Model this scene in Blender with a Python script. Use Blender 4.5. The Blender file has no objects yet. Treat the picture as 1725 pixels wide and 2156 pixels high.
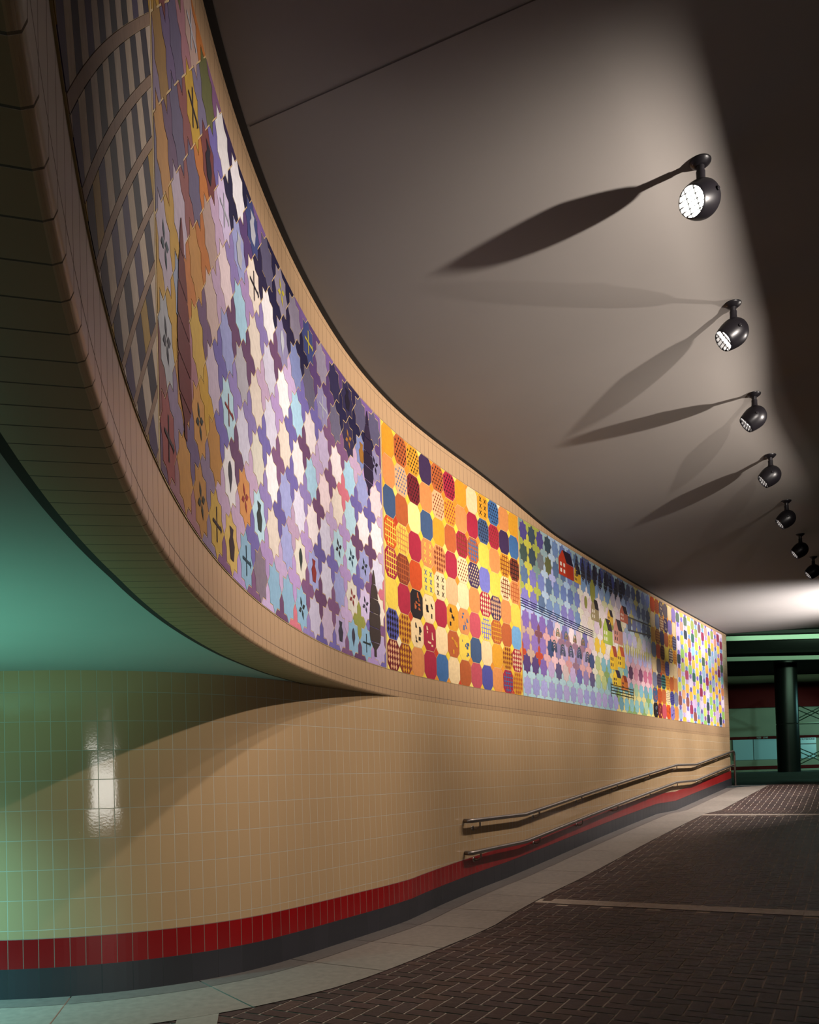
import bpy, bmesh, math, random
from mathutils import Vector, Matrix

random.seed(7)
SC = bpy.context.scene
COL = SC.collection

# ------------------------------------------------------------------ camera
EYE = 1.44                      # lens height above the lower floor
F_PX, ROLL, PITCH, PP_Y = 1762.2, 0.02782, 0.02321, 1593.4
cam_data = bpy.data.cameras.new('camera')
cam_data.sensor_fit = 'HORIZONTAL'
cam_data.sensor_width = 36.0
cam_data.lens = F_PX / 1725.0 * 36.0
cam_data.shift_y = (PP_Y - 1078.0) / 1725.0
cam_data.clip_end = 200
cam_data.clip_start = 0.02
cam = bpy.data.objects.new('camera', cam_data)
COL.objects.link(cam)
cp, sp = math.cos(PITCH), math.sin(PITCH)
cr, sr = math.cos(ROLL), math.sin(ROLL)
ex = Vector((1, 0, 0)); ey2 = Vector((0, -sp, cp)); ez2 = Vector((0, cp, sp))
right = ex * cr - ey2 * sr
upv = ex * sr + ey2 * cr
back = -ez2
m = Matrix((right, upv, back)).transposed().to_4x4()
m.translation = Vector((0, 0, EYE))
cam.matrix_world = m
SC.camera = cam

# ------------------------------------------------------------------ world, exposure
w = bpy.data.worlds.new('world'); SC.world = w; w.use_nodes = True
w.node_tree.nodes['Background'].inputs[0].default_value = (1.0, 0.42, 0.55, 1)
w.node_tree.nodes['Background'].inputs[1].default_value = 0.0009
SC.view_settings.view_transform = 'Standard'
SC.view_settings.look = 'None'
SC.view_settings.exposure = 0.93
SC.view_settings.gamma = 1.0

# ------------------------------------------------------------------ lights of the place and added lights
def aim(o, d):
    o.rotation_euler = Vector(d).to_track_quat('-Z', 'Y').to_euler()

def spot(name, loc, target, power, angle, blend, color, radius):
    l = bpy.data.lights.new(name, 'SPOT')
    l.energy = power; l.spot_size = math.radians(angle); l.spot_blend = blend
    l.color = color; l.shadow_soft_size = radius
    o = bpy.data.objects.new(name, l); COL.objects.link(o)
    o.location = loc; aim(o, Vector(target) - Vector(loc))
    return o

def area(name, loc, target, power, sx, sy, color):
    l = bpy.data.lights.new(name, 'AREA')
    l.shape = 'RECTANGLE'; l.size = sx; l.size_y = sy; l.energy = power; l.color = color
    o = bpy.data.objects.new(name, l); COL.objects.link(o)
    o.location = loc; aim(o, Vector(target) - Vector(loc))
    return o

WARM = (1.0, 0.90, 0.82)
GREEN = (0.26, 1.0, 0.74)
CYAN = (0.35, 0.95, 0.9)
# floodlights in a row under the low soffit on the right of the walkway
spot('flood_light', (3.60, 3.82, EYE + 2.96), (1.5, 7.6, EYE + 5.3), 1500, 110, 1.0, WARM, 0.035)
spot('flood_light', (3.60, 3.82, EYE + 2.94), (-1.2, 6.6, EYE - 0.45), 420, 60, 0.9, WARM, 0.035)
spot('flood_light', (5.40, 7.05, EYE + 2.96), (2.6, 9.4, EYE + 5.0), 1000, 124, 1.0, WARM, 0.035)
spot('flood_light', (10.8, 16.9, EYE + 1.9), (7.8, 19.2, EYE + 5.4), 2800, 98, 0.9, (1.0, 0.95, 0.95), 0.05)
# ball spotlights of the row that hang beyond the right picture edge
for _k in range(4):
    spot('lamp_light', (7.9 + 0.9 * _k, 15.75 + 1.55 * _k, EYE + 3.3), (4.6 + 0.9 * _k, 16.75 + 1.55 * _k, EYE - 1.1), 560, 72, 0.7, (1.0, 0.94, 0.9), 0.06)
# green fluorescent light of the side passage and station hall, some lamps added
area('passage_light', (-4.4, 4.5, EYE + 0.72), (-4.35, 4.52, 0.0), 42, 0.9, 0.2, (0.26, 0.95, 0.92))
spot('passage_light', (-4.7, 4.3, EYE + 0.70), (-3.25, 5.6, 0.1), 420, 60, 1.0, (0.26, 0.93, 1.0), 0.12)  # spot added to brighten the foot of the left wall
spot('passage_light', (-4.4, 2.8, 0.35), (-3.1, 3.6, EYE + 1.0), 400, 88, 1.0, GREEN, 0.15)  # upward spot added near the floor to light the passage ceiling
# unseen panel light added behind the camera for the glint on the left tiles
area('rear_glint_light', (1.5, -6.5, EYE - 0.05), (-2.1, 5.8, EYE), 85, 2.6, 1.35, (1.0, 0.95, 0.86))
area('station_light', (14.0, 24.9, EYE + 4.0), (13.9, 31.0, EYE + 4.0), 52, 8.0, 0.15, (0.58, 1.0, 0.66))
area('station_light', (17.0, 26.4, EYE + 4.0), (17.0, 34.0, EYE + 4.0), 130, 8.0, 0.12, (0.58, 1.0, 0.66))  # strip added behind the first beam to brighten the second
area('station_light', (11.5, 24.0, EYE + 3.4), (8.5, 22.5, EYE + 1.5), 2, 0.5, 0.5, GREEN)
spot('station_light', (23.5, 33.5, EYE + 2.0), (17.6, 40.0, EYE + 0.8), 560, 42, 0.5, (0.45, 1.0, 0.85), 0.2)
spot('station_light', (19.8, 33.2, EYE + 2.6), (15.2, 33.0, EYE + 1.0), 60, 60, 0.6, CYAN, 0.2)
spot('station_light', (21.0, 31.5, EYE + 4.0), (17.0, 30.5, EYE - 0.3), 60, 70, 0.8, CYAN, 0.2)

# ------------------------------------------------------------------ colours and materials
def lin(c):
    r = []
    for v in c[:3]:
        v = v / 255.0
        r.append(v / 12.92 if v <= 0.04045 else ((v + 0.055) / 1.055) ** 2.4)
    return tuple(r)

ALB = 0.5                       # overall reflectance of the paints and glazes
def newmat(name):
    m = bpy.data.materials.new(name); m.use_nodes = True
    nt = m.node_tree
    return m, nt, nt.nodes, nt.links, nt.nodes['Principled BSDF']

def plain(name, rgb, rough=0.5, metal=0.0, noise=0.0, scale=20.0, bump=0.0, spec=0.5):
    m, nt, N, L, b = newmat(name)
    b.inputs['Roughness'].default_value = rough
    b.inputs['Metallic'].default_value = metal
    b.inputs['Specular IOR Level'].default_value = spec
    c = lin(rgb) if metal > 0.5 else tuple(v * ALB for v in lin(rgb))
    b.inputs['Base Color'].default_value = (*c, 1)
    if noise or bump:
        tc = N.new('ShaderNodeTexCoord'); n = N.new('ShaderNodeTexNoise')
        n.inputs['Scale'].default_value = scale; n.inputs['Detail'].default_value = 6
        L.new(tc.outputs['Object'], n.inputs['Vector'])
        if noise:
            mr = N.new('ShaderNodeMapRange')
            mr.inputs['From Min'].default_value = 0.3; mr.inputs['From Max'].default_value = 0.7
            mr.inputs['To Min'].default_value = 1 - noise; mr.inputs['To Max'].default_value = 1 + noise
            L.new(n.outputs['Fac'], mr.inputs['Value'])
            mx = N.new('ShaderNodeVectorMath'); mx.operation = 'SCALE'
            mx.inputs[0].default_value = c
            L.new(mr.outputs['Result'], mx.inputs['Scale'])
            L.new(mx.outputs['Vector'], b.inputs['Base Color'])
        if bump:
            bp = N.new('ShaderNodeBump'); bp.inputs['Strength'].default_value = bump
            bp.inputs['Distance'].default_value = 0.01
            L.new(n.outputs['Fac'], bp.inputs['Height']); L.new(bp.outputs['Normal'], b.inputs['Normal'])
    return m

def tile_mat(name, rgb, grout, bw, rh, mortar=0.0052, rough=0.09, vary=0.012, tilt=0.0026, rgb2=None, glaze=0.22):
    m, nt, N, L, b = newmat(name)
    uv = N.new('ShaderNodeUVMap'); uv.uv_map = 'UVMap'
    br = N.new('ShaderNodeTexBrick')
    br.offset = 0.0; br.squash = 1.0
    br.inputs['Scale'].default_value = 1.0
    br.inputs['Brick Width'].default_value = bw; br.inputs['Row Height'].default_value = rh
    br.inputs['Mortar Size'].default_value = mortar / 2; br.inputs['Mortar Smooth'].default_value = 0.15
    br.inputs['Bias'].default_value = 0.0
    c = tuple(v * ALB for v in lin(rgb)); d = tuple(v * ALB for v in lin(rgb2)) if rgb2 else tuple(x * (1 - vary * 2) for x in c)
    br.inputs['Color1'].default_value = (*c, 1); br.inputs['Color2'].default_value = (*d, 1)
    br.inputs['Mortar'].default_value = (*[v * ALB for v in lin(grout)], 1)
    L.new(uv.outputs['UV'], br.inputs['Vector'])
    L.new(br.outputs['Color'], b.inputs['Base Color'])
    mr = N.new('ShaderNodeMapRange')
    mr.inputs['To Min'].default_value = rough; mr.inputs['To Max'].default_value = 0.8
    L.new(br.outputs['Fac'], mr.inputs['Value']); L.new(mr.outputs['Result'], b.inputs['Roughness'])
    # each glazed tile sits at a slightly different angle, and the glaze ripples
    dv = N.new('ShaderNodeVectorMath'); dv.operation = 'DIVIDE'; dv.inputs[1].default_value = (bw, rh, 1)
    L.new(uv.outputs['UV'], dv.inputs[0])
    fl = N.new('ShaderNodeVectorMath'); fl.operation = 'FLOOR'; L.new(dv.outputs['Vector'], fl.inputs[0])
    fr = N.new('ShaderNodeVectorMath'); fr.operation = 'FRACTION'; L.new(dv.outputs['Vector'], fr.inputs[0])
    wn = N.new('ShaderNodeTexWhiteNoise'); wn.noise_dimensions = '2D'; L.new(fl.outputs['Vector'], wn.inputs['Vector'])
    sb = N.new('ShaderNodeVectorMath'); sb.operation = 'SUBTRACT'; sb.inputs[1].default_value = (0.5, 0.5, 0.5)
    L.new(wn.outputs['Color'], sb.inputs[0])
    dt = N.new('ShaderNodeVectorMath'); dt.operation = 'DOT_PRODUCT'
    L.new(sb.outputs['Vector'], dt.inputs[0]); L.new(fr.outputs['Vector'], dt.inputs[1])
    no = N.new('ShaderNodeTexNoise'); no.inputs['Scale'].default_value = 60; no.inputs['Detail'].default_value = 3
    L.new(uv.outputs['UV'], no.inputs['Vector'])
    a1 = N.new('ShaderNodeMath'); a1.operation = 'MULTIPLY'; a1.inputs[1].default_value = tilt
    L.new(dt.outputs['Value'], a1.inputs[0])
    a2 = N.new('ShaderNodeMath'); a2.operation = 'MULTIPLY_ADD'; a2.inputs[1].default_value = 0.001 * glaze
    L.new(no.outputs['Fac'], a2.inputs[0]); L.new(a1.outputs['Value'], a2.inputs[2])
    a3 = N.new('ShaderNodeMath'); a3.operation = 'MULTIPLY_ADD'; a3.inputs[1].default_value = -0.0008
    L.new(br.outputs['Fac'], a3.inputs[0]); L.new(a2.outputs['Value'], a3.inputs[2])
    bp = N.new('ShaderNodeBump'); bp.inputs['Strength'].default_value = 1.0; bp.inputs['Distance'].default_value = 1.0
    L.new(a3.outputs['Value'], bp.inputs['Height']); L.new(bp.outputs['Normal'], b.inputs['Normal'])
    return m

def attr_mat(name, rough=0.3, noise=0.1, scale=14.0, bump=0.0, spec=0.5):
    m, nt, N, L, b = newmat(name)
    at = N.new('ShaderNodeAttribute'); at.attribute_name = 'Col'
    tc = N.new('ShaderNodeTexCoord'); n = N.new('ShaderNodeTexNoise')
    n.inputs['Scale'].default_value = scale; n.inputs['Detail'].default_value = 6
    L.new(tc.outputs['Object'], n.inputs['Vector'])
    mr = N.new('ShaderNodeMapRange')
    mr.inputs['From Min'].default_value = 0.3; mr.inputs['From Max'].default_value = 0.7
    mr.inputs['To Min'].default_value = ALB * (1 - noise); mr.inputs['To Max'].default_value = ALB * (1 + noise)
    L.new(n.outputs['Fac'], mr.inputs['Value'])
    mx = N.new('ShaderNodeVectorMath'); mx.operation = 'SCALE'
    L.new(at.outputs['Color'], mx.inputs[0]); L.new(mr.outputs['Result'], mx.inputs['Scale'])
    L.new(mx.outputs['Vector'], b.inputs['Base Color'])
    b.inputs['Roughness'].default_value = rough
    b.inputs['Specular IOR Level'].default_value = spec
    if bump:
        bp = N.new('ShaderNodeBump'); bp.inputs['Strength'].default_value = bump; bp.inputs['Distance'].default_value = 0.01
        L.new(n.outputs['Fac'], bp.inputs['Height']); L.new(bp.outputs['Normal'], b.inputs['Normal'])
    return m

def emit_mat(name, rgb, strength):
    m, nt, N, L, b = newmat(name)
    b.inputs['Base Color'].default_value = (*lin(rgb), 1)
    b.inputs['Emission Color'].default_value = (*lin(rgb), 1)
    b.inputs['Emission Strength'].default_value = strength
    return m

TW, TH = 0.1016, 0.2032
M_TILE = tile_mat('tan_glazed_tile', (206, 170, 127), (204, 192, 168), TW, TH)
M_HEAD = tile_mat('header_glazed_tile', (206, 168, 128), (128, 102, 78), TW, TH, rough=0.3, tilt=0.001, glaze=0.05)
M_SOFFIT = tile_mat('soffit_tile', (170, 146, 108), (90, 82, 70), TW, 0.9, rough=0.4, glaze=0.05)
M_RED = tile_mat('red_glazed_tile', (160, 8, 14), (140, 112, 98), TW, TH, rough=0.3, vary=0.08)
M_BASE = tile_mat('slate_base', (54, 52, 58), (34, 33, 35), TH, 0.9, rough=0.38, vary=0.12, rgb2=(48, 47, 52))
M_MURAL = attr_mat('glazed_mural_tile', rough=0.55, noise=0.09, scale=26, spec=0.08)
M_GROUT = plain('mural_grout', (222, 188, 128), 0.8)
M_CEIL = plain('painted_plaster', (142, 136, 130), 0.75, noise=0.025, scale=1.3, bump=0.03)
M_BLACK = plain('black_reveal', (8, 7, 8), 0.8)
M_PASS = plain('passage_plaster', (196, 200, 194), 0.75, noise=0.02, scale=2.0)
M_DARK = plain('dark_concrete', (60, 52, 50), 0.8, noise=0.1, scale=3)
M_PAVER = attr_mat('brick_paver', rough=0.55, noise=0.2, scale=30, bump=0.25, spec=0.12)
M_JOINT = plain('paver_joint', (196, 176, 156), 0.9)
M_STONE = attr_mat('granite_border', rough=0.6, noise=0.14, scale=18, bump=0.12)
M_RAIL = plain('brushed_metal_rail', (128, 117, 110), 0.42, metal=1.0, noise=0.08, scale=12)
M_LAMP = plain('black_enamel', (18, 16, 19), 0.35, spec=0.16)
M_STEEL = plain('steel_screw', (150, 146, 140), 0.3, 1.0)
M_LENS = emit_mat('lit_lens', (255, 246, 236), 22.0)

# ------------------------------------------------------------------ object helpers
def mesh_obj(name, verts, faces, mats, parent=None, uvs=None, cols=None, midx=None, smooth=False):
    me = bpy.data.meshes.new(name)
    me.from_pydata([tuple(v) for v in verts], [], faces)
    for mt in (mats if isinstance(mats, (list, tuple)) else [mats]):
        me.materials.append(mt)
    if uvs:
        ul = me.uv_layers.new(name='UVMap')
        for lp in me.loops:
            ul.data[lp.index].uv = uvs[lp.vertex_index]
    if cols:
        ca = me.color_attributes.new('Col', 'FLOAT_COLOR', 'CORNER')
        for p in me.polygons:
            for li in p.loop_indices:
                ca.data[li].color = (*cols[p.index], 1)
    if midx:
        for p in me.polygons: p.material_index = midx[p.index]
    if smooth:
        for p in me.polygons: p.use_smooth = True
    me.update()
    o = bpy.data.objects.new(name, me); COL.objects.link(o)
    if parent: o.parent = parent
    return o

def thing(name, label, cat, loc=(0, 0, 0), group=None):
    o = bpy.data.objects.new(name, None); COL.objects.link(o)
    o.location = loc; o.empty_display_size = 0.1
    o['label'] = label; o['category'] = cat
    if group: o['group'] = group
    return o

def struct(o):
    o['kind'] = 'structure'; return o

class MB:
    """collects closed pieces into one mesh"""
    def __init__(s): s.v = []; s.f = []; s.sm = []
    def add(s, vs, fs):
        b = len(s.v); s.v += [Vector(v) for v in vs]; s.f += [tuple(i + b for i in f) for f in fs]
    def box(s, c, size, mat=None):
        x, y, z = [k / 2 for k in size]
        vs = [Vector((a * x, b * y, d * z)) for a in (-1, 1) for b in (-1, 1) for d in (-1, 1)]
        if mat: vs = [mat @ v for v in vs]
        vs = [v + Vector(c) for v in vs]
        s.add(vs, [(0, 1, 3, 2), (4, 6, 7, 5), (0, 4, 5, 1), (2, 3, 7, 6), (0, 2, 6, 4), (1, 5, 7, 3)])
    def tube(s, pts, r, n=10, cap=True):
        pts = [Vector(p) for p in pts]; rings = []
        rr = r if isinstance(r, (list, tuple)) else [r] * len(pts)
        prev = None
        for i, p in enumerate(pts):
            if i == 0: t = pts[1] - p
            elif i == len(pts) - 1: t = p - pts[i - 1]
            else: t = (pts[i + 1] - p).normalized() + (p - pts[i - 1]).normalized()
            t.normalize()
            a = Vector((0, 0, 1)) if abs(t.z) < 0.9 else Vector((1, 0, 0))
            if prev is not None: a = prev
            u = (a - t * a.dot(t)).normalized(); v = t.cross(u); prev = u
            rings.append([p + (u * math.cos(2 * math.pi * k / n) + v * math.sin(2 * math.pi * k / n)) * rr[i] for k in range(n)])
        b = len(s.v)
        for rg in rings: s.v += rg
        for i in range(len(rings) - 1):
            for k in range(n):
                k2 = (k + 1) % n
                s.f.append((b + i * n + k, b + i * n + k2, b + (i + 1) * n + k2, b + (i + 1) * n + k))
        if cap:
            s.f.append(tuple(b + k for k in reversed(range(n))))
            s.f.append(tuple(b + (len(rings) - 1) * n + k for k in range(n)))
    def lathe(s, prof, mat, n=28):
        """profile of (radius, height) turned about local z, placed by mat"""
        b = len(s.v)
        for r, h in prof:
            for k in range(n):
                a = 2 * math.pi * k / n
                s.v.append(mat @ Vector((r * math.cos(a), r * math.sin(a), h)))
        for i in range(len(prof) - 1):
            for k in range(n):
                k2 = (k + 1) % n
                s.f.append((b + i * n + k, b + i * n + k2, b + (i + 1) * n + k2, b + (i + 1) * n + k))
    def build(s, name, mat, parent=None, smooth=False):
        o = mesh_obj(name, s.v, s.f, mat, parent, smooth=smooth)
        return o

def shade_auto(o, ang=40):
    me = o.data
    bm = bmesh.new(); bm.from_mesh(me)
    for f in bm.faces: f.smooth = True
    for e in bm.edges:
        if len(e.link_faces) == 2 and e.calc_face_angle(0) > math.radians(ang): e.smooth = False
    bmesh.ops.recalc_face_normals(bm, faces=bm.faces)
    bm.to_mesh(me); bm.free()
    return o

def interp(x, xs, ys):
    if x <= xs[0]: return ys[0]
    if x >= xs[-1]: return ys[-1]
    for i in range(len(xs) - 1):
        if x <= xs[i + 1]:
            f = (x - xs[i]) / (xs[i + 1] - xs[i]); return ys[i] + f * (ys[i + 1] - ys[i])

# ------------------------------------------------------------------ plan of the curving wall
KS = [-2, 1, 3, 5, 7, 9, 11, 13, 17, 25]
KH = [-0.4992, -0.2997, -0.1003, 0.0799, 0.2395, 0.4646, 0.5533, 0.5391, 0.5676, 0.5848]
DS = 0.02
_tab = {}
def _walk():
    n0 = 150                         # s = 3.0 at index n0 + 150 when starting at -3
    hs = [interp(-3 + i * DS, KS, KH) for i in range(1401)]
    x = z = 0; pts = []
    for h in hs:
        pts.append((x, z)); x += math.sin(h) * DS; z += math.cos(h) * DS
    ox, oz = pts[300]
    return [(-0.8347 + a - ox, 2.9956 + b - oz, h) for (a, b), h in zip(pts, hs)]
_U = _walk()
S_END = 24.86                        # the wall turns its rounded end here
R_END = 0.32
def U(s):
    """point and heading on the mural wall at arc length s (metres)"""
    if s <= S_END:
        k = (s + 3.0) / DS; i = max(0, min(int(k), len(_U) - 2)); f = k - i
        a, b = _U[i], _U[i + 1]
        return a[0] + (b[0] - a[0]) * f, a[1] + (b[1] - a[1]) * f, a[2] + (b[2] - a[2]) * f
    x, y, h = U(S_END)
    cx, cy = x - R_END * math.cos(h), y + R_END * math.sin(h)
    d = min((s - S_END) / R_END, math.pi)
    a = h - d
    return cx + R_END * math.cos(a), cy - R_END * math.sin(a), a

def Upt(s, off=0.0):
    x, y, h = U(s)
    return x + off * math.cos(h), y - off * math.sin(h)

KL = [0, .8, 1.6, 2.2, 2.8, 3.4, 4.2, 5.2, 7.0]
KLH = [0.4241, 0.5286, 0.5225, 0.5814, 0.9049, 1.196, 1.5687, 1.9363, 2.3014]
S_MERGE = 8.64
_L = []
_x, _y, _h = U(S_MERGE)
for _i in range(901):
    _hd = interp(_i * 0.01, KL, KLH)
    _L.append((_x, _y, _hd)); _x -= math.sin(_hd) * 0.01; _y -= math.cos(_hd) * 0.01

def low(s):
    """lower wall: follows the mural wall past the merge, peels off into the side passage before it"""
    if s >= S_MERGE: return U(s)
    k = (S_MERGE - s) / 0.01; i = min(int(k), 899); f = k - i
    a, b = _L[i], _L[i + 1]
    return tuple(a[j] + (b[j] - a[j]) * f for j in range(3))
def lowpt(s, off=0.0):
    x, y, h = low(s)
    return x + off * math.cos(h), y - off * math.sin(h)

def floor_z(x, y):
    t = 0.47 * x + 0.883 * y
    return interp(t, [7.5, 10.0, 17.0, 18.4, 23.7], [0.0, 0.105, 0.55, 0.555, 0.945])
def ceil_z(x, y):
    t = 0.47 * x + 0.883 * y
    f = max(0, min(1, (t - 9.0) / 3.4)); f = f * f * (3 - 2 * f)
    return EYE + 3.75 - 0.20 * f

def frange(a, b, step):
    n = max(1, int(round((b - a) / step)))
    return [a + (b - a) * i / n for i in range(n + 1)]

def ribbon(name, ptf, ss, z0f, z1f, off, mat, rows=1, v0=0.0, parent=None, vrel=False):
    V, F, UV = [], [], []
    for s in ss:
        x, y = ptf(s, off)
        a, b = z0f(s), z1f(s)
        for r in range(rows + 1):
            z = a + (b - a) * r / rows
            V.append((x, y, z)); UV.append((s, (z - a) if vrel else (z - v0)))
    n = rows + 1
    for i in range(len(ss) - 1):
        for r in range(rows):
            F.append((i * n + r, (i + 1) * n + r, (i + 1) * n + r + 1, i * n + r + 1))
    o = mesh_obj(name, V, F, mat, parent, uvs=UV, smooth=True)
    return o

V0 = EYE + 0.038                      # a tile course level
S_TAIL = S_END + R_END * math.pi
ss_low = frange(2.2, S_TAIL, 0.08)
def lowfloor(s):
    x, y = lowpt(s, 0.02); return floor_z(x, y)

# lower wall, red band, slate base
Z_HEAD = EYE + 0.785                  # underside of the header
struct(ribbon('wall_left', lowpt, ss_low, lambda s: lowfloor(s) - 0.05, lambda s: Z_HEAD + 0.012, 0, M_TILE, rows=6, v0=V0))
def band(name, z0, z1, off, mat):
    """solid strip in front of the lower wall, with a top edge"""
    V, F, UV = [], [], []
    for s in ss_low:
        xa, ya = lowpt(s, off); xb, yb = lowpt(s, -0.01); fz = lowfloor(s)
        V += [(xa, ya, fz + z0), (xa, ya, fz + z1), (xb, yb, fz + z1)]
        UV += [(s, 0.0), (s, z1 - z0), (s, z1 - z0)]
    for i in range(len(ss_low) - 1):
        a, b = i * 3, i * 3 + 3
        F += [(a, b, b + 1, a + 1), (a + 1, b + 1, b + 2, a + 2)]
    return struct(mesh_obj(name, V, F, mat, uvs=UV))
band('trim_1', 0.2, 0.405, 0.004, M_RED)
band('baseboard_left', -0.03, 0.205, 0.010, M_BASE)

# header: the mural wall above, with its underside and back
def soff(s): return interp(s, [1.8, 3.2, 4.2, 5.2, 6.2, 7.2, 8.3, 8.64], [0.232, 0.238, 0.272, 0.305, 0.312, 0.272, 0.09, 0.0])
ss_up = frange(-2.6, S_TAIL, 0.08)
def ceil_u(s):
    x, y = Upt(s); return ceil_z(x, y)
V, F, UV, MI = [], [], [], []
BN = 0.02
def header_profile(s):
    c = ceil_u(s); P = [(0.0, c + 0.3), (0.0, Z_HEAD + 0.75), (0.0, Z_HEAD + BN), (-BN * 0.3, Z_HEAD + BN * 0.3), (-BN, Z_HEAD)]
    w = max(soff(s), BN + 0.002) if s < S_MERGE else 0.12
    P += [(-w, Z_HEAD), (-w, c + 0.3)]
    return P
for s in ss_up:
    for k, (o, z) in enumerate(header_profile(s)):
        x, y = Upt(s, o)
        V.append((x, y, z)); UV.append((s, z - V0 if k < 4 else -o))
n = 7
for i in range(len(ss_up) - 1):
    for k in range(6):
        F.append((i * n + k, i * n + k + 1, (i + 1) * n + k + 1, (i + 1) * n + k))
        MI.append(0 if k < 4 else 1)
hd = mesh_obj('wall_upper', V, F, [M_HEAD, M_SOFFIT], uvs=UV, midx=MI, smooth=True)
struct(hd); shade_auto(hd, 50)

# black strips, gap shade put in their colour: wall to ceiling, header to passage ceiling
V, F = [], []
for s in ss_up:
    z = ceil_u(s)
    for o in (-0.02, 0.045):
        x, y = Upt(s, o); V.append((x, y, ceil_z(x, y) - 0.004))
for i in range(len(ss_up) - 1): F.append((2 * i, 2 * i + 1, 2 * i + 3, 2 * i + 2))
struct(mesh_obj('trim_2', V, F, M_BLACK))
V, F = [], []
ss_gap = frange(-2.6, 7.5, 0.1)
for s in ss_gap:
    x0, y0 = Upt(s, -soff(s) + 0.005); x1, y1 = Upt(s, -soff(s) - 0.035)
    V += [(x0, y0, Z_HEAD + 0.006), (x1, y1, Z_HEAD + 0.006)]
for i in range(len(ss_gap) - 1): F.append((2 * i, 2 * i + 1, 2 * i + 3, 2 * i + 2))
struct(mesh_obj('trim_3', V, F, M_BLACK))

# passage ceiling (left of the header)
V = [(*Upt(s, -soff(s) - 0.02), Z_HEAD + 0.012) for s in ss_gap]
V += [(-0.2, 8.6, Z_HEAD + 0.012), (-10, 9.5, Z_HEAD + 0.012), (-10, -3, Z_HEAD + 0.012)]
struct(mesh_obj('ceiling', V, [tuple(range(len(V)))], M_PASS))

# main ceiling, ruled from the mural wall to the soffit edge on the right
DL = Vector((0.487, 0.873)); NL = Vector((0.873, -0.487)); L0 = Vector((1.90, 5.09))
def edge_off(t): return interp(t, [3.0, 5.0], [1.46, 1.29])  # unseen soffit edge, bent to keep its shadow line on the ceiling straight
def line(t, off):
    p = L0 + DL * t + NL * off; return p.x, p.y
R_OFF = 1.43                        # soffit edge, measured from the lamp row
ss_c = frange(-2.6, S_END - 0.2, 0.25)
tA, tB = -9.0, 19.0
V, F = [], []; NC = 10
for i, s in enumerate(ss_c):
    f = i / (len(ss_c) - 1)
    a = Upt(s, -0.02); b = line(tA + (tB - tA) * f, edge_off(tA + (tB - tA) * f))
    for k in range(NC + 1):
        g = k / NC; x = a[0] + (b[0] - a[0]) * g; y = a[1] + (b[1] - a[1]) * g
        V.append((x, y, ceil_z(x, y)))
for i in range(len(ss_c) - 1):
    for k in range(NC):
        p = i * (NC + 1) + k
        F.append((p, p + 1, p + NC + 2, p + NC + 1))
struct(mesh_obj('ceiling', V, F, M_CEIL, smooth=True))
# thin construction joints in the plaster
def joint(p, q):
    p, q = Vector((*p, 0)), Vector((*q, 0)); d = (q - p).normalized(); nn = Vector((-d.y, d.x, 0)) * 0.004
    V, F = [], []; N_ = 24
    for i in range(N_ + 1):
        c = p + (q - p) * i / N_
        for sgn in (-1, 1):
            a = c + nn * sgn; V.append((a.x, a.y, ceil_z(a.x, a.y) - 0.003))
    for i in range(N_): F.append((2 * i, 2 * i + 1, 2 * i + 3, 2 * i + 2))
    struct(mesh_obj('trim_5', V, F, M_DARK))
joint(Upt(4.72, 0.06), (1.9, 3.40))
# edge of the ceiling at the station end
p0, p1 = Upt(S_END - 0.2, -0.3), line(tB, edge_off(tB))
V = []
for i in range(9):
    x = p0[0] + (p1[0] - p0[0]) * i / 8; y = p0[1] + (p1[1] - p0[1]) * i / 8
    V += [(x, y, ceil_z(x, y)), (x, y + 0.05, ceil_z(x, y) + 0.5)]
struct(mesh_obj('trim_6', V, [(2 * i, 2 * i + 2, 2 * i + 3, 2 * i + 1) for i in range(8)], M_DARK))
# low soffit and wall on the right
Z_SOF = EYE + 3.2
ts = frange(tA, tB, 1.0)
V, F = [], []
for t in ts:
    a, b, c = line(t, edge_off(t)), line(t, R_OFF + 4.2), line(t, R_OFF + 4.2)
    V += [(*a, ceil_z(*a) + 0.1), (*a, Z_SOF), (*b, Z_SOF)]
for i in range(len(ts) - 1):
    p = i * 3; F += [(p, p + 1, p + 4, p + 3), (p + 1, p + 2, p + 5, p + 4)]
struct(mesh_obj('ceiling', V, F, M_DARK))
V, F = [], []
for t in ts:
    b = line(t, R_OFF + 4.2); V += [(*b, -0.1), (*b, Z_SOF)]
for i in range(len(ts) - 1): F.append((2 * i, 2 * i + 1, 2 * i + 3, 2 * i + 2))
struct(mesh_obj('wall_right', V, F, plain('dark_brick', (70, 34, 30), 0.8, noise=0.2, scale=6)))

# ------------------------------------------------------------------ floor
def poly_dist_low(x, y):
    best = 9e9; bs = 0
    for s in _coarse:
        a, b, h = s[1]; d = (a - x) ** 2 + (b - y) ** 2
        if d < best: best = d; bs = s
    a, b, h = bs[1]
    return (x - a) * math.cos(h) - (y - b) * math.sin(h), math.sqrt(best)
_coarse = [(s, low(s)) for s in frange(2.0, S_END, 0.15)]
BORDER = 0.92
V, F, CC, MI = [], [], [], []
dC = Vector((0.47, 0.883)); nC = Vector((0.883, -0.47))
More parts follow.
